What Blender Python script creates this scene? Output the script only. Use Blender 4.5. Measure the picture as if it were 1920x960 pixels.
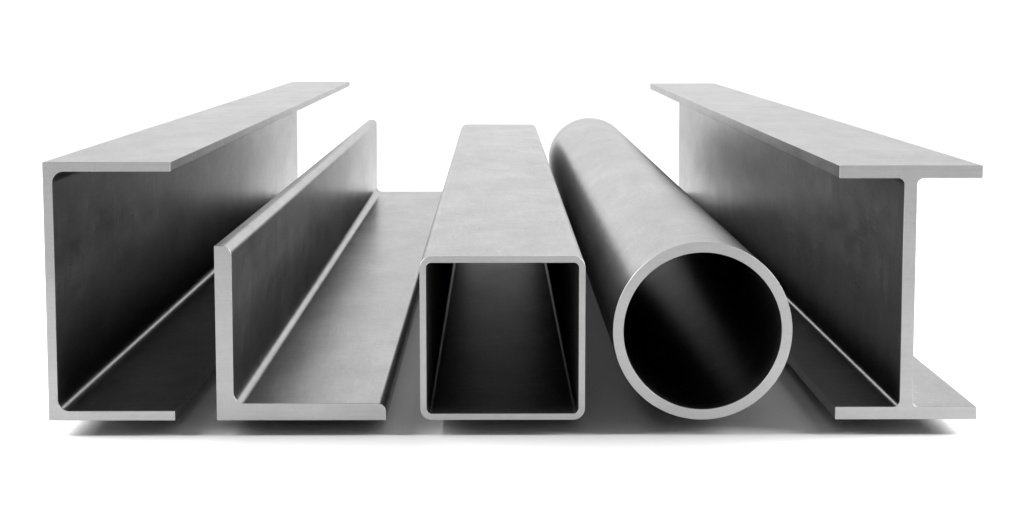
import bpy, math
from mathutils import Vector, Matrix

# ------------------------------------------------------------------ start, camera, light, exposure
for o in list(bpy.data.objects):
    bpy.data.objects.remove(o, do_unlink=True)
scene = bpy.context.scene
COL = scene.collection

GAP = 0.0124          # height of the profiles' undersides above the studio floor
LEN = 1.9097          # length of every profile

cam_d = bpy.data.cameras.new("camera")
cam_d.sensor_width = 36.0
cam_d.lens = 3793.85 / 1920 * 36.0
cam_d.clip_start = 0.05
cam_d.clip_end = 500
cam = bpy.data.objects.new("camera", cam_d)
COL.objects.link(cam)
PITCH, YAW = 0.11784, 0.00801
cam.matrix_world = (Matrix.Translation((0.0, -1.54, 0.31005 + GAP))
                    @ Matrix.Rotation(-YAW, 4, 'Z')
                    @ Matrix.Rotation(math.pi / 2 - PITCH, 4, 'X'))
scene.camera = cam

# a studio: dim room, two long side softboxes, one lamp washing the sweep behind
WORLD = 0.22
w = bpy.data.worlds.new("World")
scene.world = w
w.use_nodes = True
bg = w.node_tree.nodes["Background"]
bg.inputs["Color"].default_value = (1, 1, 1, 1)
bg.inputs["Strength"].default_value = WORLD


def softbox(name, loc, target, sx, sy, radiance):
    d = bpy.data.lights.new(name, 'AREA')
    d.shape = 'RECTANGLE'
    d.size, d.size_y = sx, sy
    d.energy = radiance * math.pi * sx * sy
    o = bpy.data.objects.new(name, d)
    dv = Vector(target) - Vector(loc)
    o.location = loc
    o.rotation_euler = dv.to_track_quat('-Z', 'Y').to_euler()
    COL.objects.link(o)
    return o


softbox("side_softbox", (-2.3, 0.62, 1.5), (0.0, 0.62, 0.1), 2.4, 1.5, 16.5)
softbox("side_softbox", (2.3, 0.62, 1.5), (0.0, 0.62, 0.1), 2.4, 1.5, 16.5)
softbox("backdrop_softbox", (0.0, 4.6, 3.6), (0.0, 7.0, 1.0), 9.0, 1.2, 6.6)

scene.view_settings.view_transform = 'Standard'
scene.view_settings.look = 'None'
scene.view_settings.exposure = 0.0
scene.view_settings.gamma = 1.0
scene.view_settings.use_curve_mapping = False
scene.render.engine = 'CYCLES'
scene.cycles.max_bounces = 6
scene.cycles.glossy_bounces = 1
scene.cycles.diffuse_bounces = 1
scene.cycles.use_denoising = True
try:
    scene.cycles.denoiser = 'OPENIMAGEDENOISE'
    scene.cycles.denoising_input_passes = 'RGB_ALBEDO_NORMAL'
except Exception:
    pass

# ------------------------------------------------------------------ materials
class NT:
    def __init__(self, name):
        self.m = bpy.data.materials.new(name)
        self.m.use_nodes = True
        self.t = self.m.node_tree
        self.b = self.t.nodes["Principled BSDF"]

    def n(self, kind, **kw):
        nd = self.t.nodes.new(kind)
        for k, v in kw.items():
            setattr(nd, k, v)
        return nd

    def link(self, a, b):
        self.t.links.new(a, b)

    def math(self, op, a, b=None, c=None, clamp=False):
        nd = self.n("ShaderNodeMath", operation=op, use_clamp=clamp)
        for i, v in enumerate((a, b, c)):
            if v is None:
                continue
            if isinstance(v, (int, float)):
                nd.inputs[i].default_value = v
            else:
                self.link(v, nd.inputs[i])
        return nd.outputs[0]

    def mapped(self, src, scale, off=(0, 0, 0), rot=(0, 0, 0)):
        mp = self.n("ShaderNodeMapping")
        mp.inputs["Scale"].default_value = scale
        mp.inputs["Location"].default_value = off
        mp.inputs["Rotation"].default_value = rot
        self.link(src, mp.inputs["Vector"])
        return mp.outputs[0]

    def noise(self, vec, scale, detail=3, rough=0.55, dist=0.0):
        nz = self.n("ShaderNodeTexNoise")
        nz.inputs["Scale"].default_value = scale
        nz.inputs["Detail"].default_value = detail
        nz.inputs["Roughness"].default_value = rough
        nz.inputs["Distortion"].default_value = dist
        self.link(vec, nz.inputs["Vector"])
        return nz.outputs[0]

    def ramp(self, v, lo, hi, a=0.0, b=1.0):
        mr = self.n("ShaderNodeMapRange")
        mr.inputs["From Min"].default_value = lo
        mr.inputs["From Max"].default_value = hi
        mr.inputs["To Min"].default_value = a
        mr.inputs["To Max"].default_value = b
        self.link(v, mr.inputs["Value"])
        return mr.outputs[0]


def steel(name, off, base=0.42, rough=0.29, cut=False):
    """Bare mill-finish steel: cloudy tone, cross-wise rolling marks, fine scratches."""
    t = NT(name)
    tc = t.n("ShaderNodeTexCoord").outputs["Object"]
    v = t.mapped(tc, (1, 1, 1), off)
    cloud = t.noise(t.mapped(v, (1.0, 0.5, 1.0)), 13, 5, 0.6, 0.3)
    patch = t.noise(t.mapped(v, (1.0, 0.3, 1.0), (4.2, 0.3, 1.9)), 44, 5, 0.62, 0.4)
    streak = t.noise(t.mapped(v, (1, 2.2, 1)), 60, 4, 0.6, 0.2)
    grain = t.noise(t.mapped(v, (1, 0.22, 1)), 420, 3, 0.7)
    # fine scratches and rolling marks: short hair lines in three directions, denser in places
    masks = []
    for i, (sc, rot) in enumerate((((14, 120, 14), 0.03), ((420, 10, 420), -0.04), ((40, 150, 40), 0.45))):
        turned = t.mapped(v, (1, 1, 1), (3.1 * i, 1.7 * i, 0.9 * i), (0.6 * rot, 0.2 * rot, rot))
        hair = t.noise(t.mapped(turned, sc), 1.0, 2, 0.6, 0.0)
        keep = t.ramp(t.noise(t.mapped(v, (1, 0.5, 1)), 24 + 9 * i, 3, 0.6), 0.38, 0.66)
        masks.append(t.math('MULTIPLY', t.ramp(hair, 0.46, 0.74), keep))
    scr = t.math('MAXIMUM', t.math('MAXIMUM', masks[0], masks[1]), masks[2])
    tone = t.math('MULTIPLY_ADD', t.math('SUBTRACT', cloud, 0.5), 0.62 if not cut else 0.26, 0.93 if not cut else 0.97)
    tone = t.math('MULTIPLY_ADD', t.math('SUBTRACT', patch, 0.5), 0.44 if not cut else 0.14, tone)
    tone = t.math('MULTIPLY_ADD', t.math('SUBTRACT', streak, 0.5), 0.12 if not cut else 0.04, tone)
    tone = t.math('MULTIPLY_ADD', t.math('SUBTRACT', grain, 0.5), 0.42 if not cut else 0.16, tone)
    tone = t.math('MULTIPLY_ADD', scr, 0.28 if not cut else 0.05, tone)
    if cut:
        saw = t.noise(t.mapped(v, (18, 1, 700), (0.4, 0.1, 0.7), (0, 0.12, 0)), 1.0, 2, 0.6)
        tone = t.math('MULTIPLY_ADD', t.math('SUBTRACT', saw, 0.5), 0.16, tone)
    val = t.math('MULTIPLY', tone, base * (1.08 if cut else 1.0))
    cmb = t.n("ShaderNodeCombineColor")
    for i in range(3):
        t.link(val, cmb.inputs[i])
    t.link(cmb.outputs[0], t.b.inputs["Base Color"])
    t.b.inputs["Metallic"].default_value = 1.0
    t.b.inputs["Specular Tint"].default_value = (0.8, 0.8, 0.8, 1)
    soft = t.noise(t.mapped(v, (1.0, 0.32, 1.0), (1.1, 2.3, 0.7)), 26, 5, 0.6, 0.3)
    r = t.math('MULTIPLY_ADD', t.math('SUBTRACT', soft, 0.5), -0.07, rough + (0.16 if cut else 0.0))
    r = t.math('MULTIPLY_ADD', scr, 0.03, r, clamp=True)
    t.link(r, t.b.inputs["Roughness"])
    return t.m


def paper():
    t = NT("white_studio_floor")
    tc = t.n("ShaderNodeTexCoord").outputs["Object"]
    v = t.math('MULTIPLY_ADD', t.math('SUBTRACT', t.noise(tc, 300, 3), 0.5), 0.01, 0.80)
    cmb = t.n("ShaderNodeCombineColor")
    for i in range(3):
        t.link(v, cmb.inputs[i])
    t.link(cmb.outputs[0], t.b.inputs["Base Color"])
    t.b.inputs["Roughness"].default_value = 0.95
    t.b.inputs["Specular IOR Level"].default_value = 0.1
    return t.m


# ------------------------------------------------------------------ the setting
def link_mesh(name, verts, faces, mat, parent=None, smooth=True):
    me = bpy.data.meshes.new(name)
    me.from_pydata(verts, [], faces)
    me.validate()
    me.materials.append(mat)
    if smooth:
        me.polygons.foreach_set("use_smooth", [True] * len(me.polygons))
        me.set_sharp_from_angle(angle=math.radians(28))
    me.update()
    ob = bpy.data.objects.new(name, me)
    COL.objects.link(ob)
    if smooth and parent:
        wn = ob.modifiers.new("weighted_normals", 'WEIGHTED_NORMAL')
        wn.mode = 'FACE_AREA'
        wn.weight = 85
        wn.keep_sharp = True
    if parent:
        ob.parent = parent
    return ob


# one seamless white sweep: floor, curve, rear wall
R_, Y_, X_, Z_ = 1.6, 5.4, 9.0, 6.0
prof = [(-9.0, 0.0)] + [(Y_ + R_ * math.sin(math.radians(t)), R_ - R_ * math.cos(math.radians(t))) for t in range(0, 91, 5)] + [(Y_ + R_, Z_)]
sv = [(sx * X_, y, z) for y, z in prof for sx in (-1, 1)]
sf = [(2 * i, 2 * i + 1, 2 * i + 3, 2 * i + 2) for i in range(len(prof) - 1)]
fl = link_mesh("floor", sv, sf, paper())
fl["kind"] = "structure"

# ------------------------------------------------------------------ extruding cross-sections
CH = 0.00014     # broken edge round the sawn end
CUT = 0.0022     # depth of the sawn end piece


def arc(cx, cz, r, a0, a1, n):
    return [(cx + r * math.cos(math.radians(a0 + (a1 - a0) * i / n)),
             cz + r * math.sin(math.radians(a0 + (a1 - a0) * i / n))) for i in range(n + 1)]


def inset(pts, inner, d):
    """Move the outline d into the material; edges listed in inner (splits) stay where they are."""
    n = len(pts)
    out = []
    for i in range(n):
        p, a, b = Vector(pts[i]), Vector(pts[i - 1]), Vector(pts[(i + 1) % n])
        e0, e1 = (p - a).normalized(), (b - p).normalized()
        n0, n1 = Vector((-e0.y, e0.x)), Vector((-e1.y, e1.x))
        d0 = 0.0 if (i - 1) % n in inner else d
        d1 = 0.0 if i in inner else d
        det = n0.x * n1.y - n0.y * n1.x
        if abs(det) < 1e-5:
            q = p + n0 * max(d0, d1)
        else:
            q = p + Vector(((d0 * n1.y - d1 * n0.y) / det, (n0.x * d1 - n1.x * d0) / det))
        out.append((q.x, q.y))
    return out


def body_mesh(pts, inner):
    n = len(pts)
    ins = inset(pts, inner, CH)
    rings = [(CUT, pts), (LEN - CH, pts), (LEN, ins)]
    V, F = [], []
    for y, ring in rings:
        V += [(x, y, z) for x, z in ring]
    for k in range(2):
        for i in range(n):
            if i in inner:
                continue
            j = (i + 1) % n
            F.append((k * n + i, k * n + j, (k + 1) * n + j, (k + 1) * n + i))
    F.append(tuple(2 * n + i for i in reversed(range(n))))
    return V, F


def cut_mesh(polys):
    V, F, idx = [], [], {}

    def vid(x, y, z):
        k = (round(x, 6), round(y, 6), round(z, 6))
        if k not in idx:
            idx[k] = len(V)
            V.append((x, y, z))
        return idx[k]
    for pts, inner in polys:
        n = len(pts)
        ins = inset(pts, inner, CH)
        R = [[vid(x, 0.0, z) for x, z in ins], [vid(x, CH, z) for x, z in pts], [vid(x, CUT, z) for x, z in pts]]
        F.append(tuple(R[0]))
        for k in range(2):
            for i in range(n):
                if i in inner:
                    continue
                j = (i + 1) % n
                F.append((R[k][i], R[k][j], R[k + 1][j], R[k + 1][i]))
    return V, F


def ring_body(outer, innr):
    n = len(outer)
    def off(loop, d, sgn):
        # outer loop moves in, inner loop moves out, both into the wall
        r = inset(loop, (), d if sgn > 0 else -d)
        return r
    o2, i2 = off(outer, CH, 1), off(innr, CH, -1)
    V, F = [], []
    for y, o, i_ in ((CUT, outer, innr), (LEN - CH, outer, innr), (LEN, o2, i2)):
        V += [(x, y, z) for x, z in o] + [(x, y, z) for x, z in i_]
    for k in range(2):
        a, b = k * 2 * n, (k + 1) * 2 * n
        for i in range(n):
            j = (i + 1) % n
            F.append((a + i, a + j, b + j, b + i))
            F.append((a + n + j, a + n + i, b + n + i, b + n + j))
    c = 4 * n
    for i in range(n):
        j = (i + 1) % n
        F.append((c + i, c + j, c + n + j, c + n + i))
    return V, F


def ring_cut(outer, innr):
    n = len(outer)
    o2, i2 = inset(outer, (), CH), inset(innr, (), -CH)
    V, F = [], []
    for y, o, i_ in ((0.0, o2, i2), (CH, outer, innr), (CUT, outer, innr)):
        V += [(x, y, z) for x, z in o] + [(x, y, z) for x, z in i_]
    for i in range(n):
        j = (i + 1) % n
        F.append((j, i, n + i, n + j))
    for k in range(2):
        a, b = k * 2 * n, (k + 1) * 2 * n
        for i in range(n):
            j = (i + 1) % n
            F.append((a + i, a + j, b + j, b + i))
            F.append((a + n + j, a + n + i, b + n + i, b + n + j))
    return V, F


def thing(name, label, cat, x):
    e = bpy.data.objects.new(name, None)
    COL.objects.link(e)
    e.empty_display_size = 0.05
    e.location = (x, 0.0, GAP)
    e["label"] = label
    e["category"] = cat
    e["kind"] = "thing"
    return e


def profile(root, parts, mat, mat_cut):
    for nm, pts, inner in parts:
        V, F = body_mesh(pts, inner)
        link_mesh(nm, V, F, mat, root)
    V, F = cut_mesh([(p, i) for _, p, i in parts])
    link_mesh("cut_end", V, F, mat_cut, root)


def poly(*chunks):
    """chunks: lists of points, the string '|' marks the edge that follows as a split inside the steel."""
    pts, inner = [], set()
    for c in chunks:
        if c == '|':
            inner.add(len(pts) - 1)
        elif isinstance(c, tuple):
            pts.append(c)
        else:
            pts += c
    return pts, inner


def mirror_z(pts, inner, h):
    """The same piece upside down (order reversed so the outline keeps turning the same way)."""
    n = len(pts)
    q = [(x, h - z) for x, z in reversed(pts)]
    return q, {(n - 2 - i) % n for i in inner}


NA = 10
E_ = 0.0060   # flat strip kept beyond each fillet where the pieces meet
MB = 0.0005   # tiny rounding of the rolled outer corners


def corner(x, z, a0):
    """slightly rounded outer corner, turning 90 degrees from direction a0"""
    r = MB
    s = {270: (-1, 1), 0: (-1, -1), 90: (1, -1), 180: (1, 1)}[a0]
    return arc(x + s[0] * r, z + s[1] * r, r, a0, a0 + 90, 3)


# --- C channel
def build_channel(cx):
    L, R, H = -0.34529 - cx, -0.24804 - cx, 0.2
    tw, tf, r = 0.00715, 0.0073, 0.0089
    zs = tf + r + E_
    bottom, bi = poly(corner(L, 0, 180), corner(R, 0, 270), corner(R, tf, 0),
                      arc(L + tw + r, tf + r, r, 270, 180, NA), (L + tw, zs), '|', (L, zs))
    top, ti = mirror_z(bottom, bi, H)
    web = [(L, zs), (L + tw, zs), (L + tw, H - zs), (L, H - zs)]
    root = thing("steel_channel", "tall grey steel C channel at the left end, open side facing the angle bar",
                 "steel channel", cx)
    profile(root, [("flange", bottom, bi), ("flange", top, ti), ("web", web, {0, 2})],
            steel("rolled_steel_channel", (1.3, 0.2, 4.1)), steel("sawn_steel_channel", (2.3, 9.2, 1.1), cut=True))


# --- L angle
def build_angle(cx):
    L, R, H = -0.21576 - cx, -0.08504 - cx, 0.1356
    t, r, rt = 0.0131, 0.0088, 0.0072
    zs = t + r + E_
    low, li = poly(corner(L, 0, 180), corner(R, 0, 270), arc(R - rt, t - rt, rt, 0, 90, NA),
                   arc(L + t + r, t + r, r, 270, 180, NA), (L + t, zs), '|', (L, zs))
    up, ui = poly((L, zs), '|', (L + t, zs), arc(L + t - rt, H - rt, rt, 0, 90, NA), corner(L, H, 90))
    root = thing("angle_bar", "thick grey steel L-shaped angle bar with rounded toes between the channel and the square tube",
                 "angle bar", cx)
    profile(root, [("leg", low, li), ("leg", up, ui)],
            steel("rolled_steel_angle", (5.7, 3.2, 0.4)), steel("sawn_steel_angle", (7.3, 2.2, 8.1), cut=True))


# --- square tube
def rrect(x0, x1, z0, z1, r, n):
    return (arc(x0 + r, z0 + r, r, 180, 270, n) + arc(x1 - r, z0 + r, r, 270, 360, n)
            + arc(x1 - r, z1 - r, r, 0, 90, n) + arc(x0 + r, z1 - r, r, 90, 180, n))


def build_tube(cx):
    L, R, H, t = -0.05864 - cx, 0.0688 - cx, 0.1274, 0.00495
    o, i = rrect(L, R, 0, H, 0.0090, 9), rrect(L + t, R - t, t, H - t, 0.0040, 9)
    root = thing("square_tube", "square hollow grey steel tube with rounded corners in the middle of the row",
                 "square tube", cx)
    link_mesh("tube_wall", *ring_body(o, i), steel("rolled_steel_tube", (2.2, 6.1, 3.3), base=0.46, rough=0.33), root)
    link_mesh("cut_end", *ring_cut(o, i), steel("sawn_steel_tube", (4.6, 1.2, 6.7), cut=True), root)


# --- round pipe
def build_pipe(cx):
    R, t, n = 0.06919, 0.0081, 96
    o = arc(0, R, R, 0, 360 - 360 / n, n - 1)
    i = arc(0, R, R - t, 0, 360 - 360 / n, n - 1)
    root = thing("round_pipe", "round thick-walled grey steel pipe between the square tube and the I-beam",
                 "pipe", cx)
    link_mesh("pipe_wall", *ring_body(o, i), steel("rolled_steel_pipe", (8.4, 0.7, 2.9)), root)
    link_mesh("cut_end", *ring_cut(o, i), steel("sawn_steel_pipe", (0.6, 5.2, 9.7), cut=True), root)


# --- I-beam
def build_beam(cx):
    L, R, H = 0.26267 - cx, 0.37226 - cx, 0.19707
    wl, wr, tf, r = 0.31257 - cx, 0.32232 - cx, 0.0098, 0.0050
    zs = tf + r + E_
    bottom, bi = poly(corner(L, 0, 180), corner(R, 0, 270), corner(R, tf, 0),
                      arc(wr + r, tf + r, r, 270, 180, NA), (wr, zs), '|', (wl, zs),
                      arc(wl - r, tf + r, r, 0, -90, NA), corner(L, tf, 90))
    top, ti = mirror_z(bottom, bi, H)
    web = [(wl, zs), (wr, zs), (wr, H - zs), (wl, H - zs)]
    root = thing("steel_i_beam", "tall grey steel I-beam with wide flanges at the right end, beside the pipe",
                 "I-beam", cx)
    profile(root, [("flange", bottom, bi), ("flange", top, ti), ("web", web, {0, 2})],
            steel("rolled_steel_beam", (3.9, 8.3, 7.2)), steel("sawn_steel_beam", (9.1, 4.4, 0.2), cut=True))


build_channel(-0.2967)
build_angle(-0.1504)
build_tube(0.0051)
build_pipe(0.15935)
build_beam(0.3174)

bpy.context.view_layer.update()
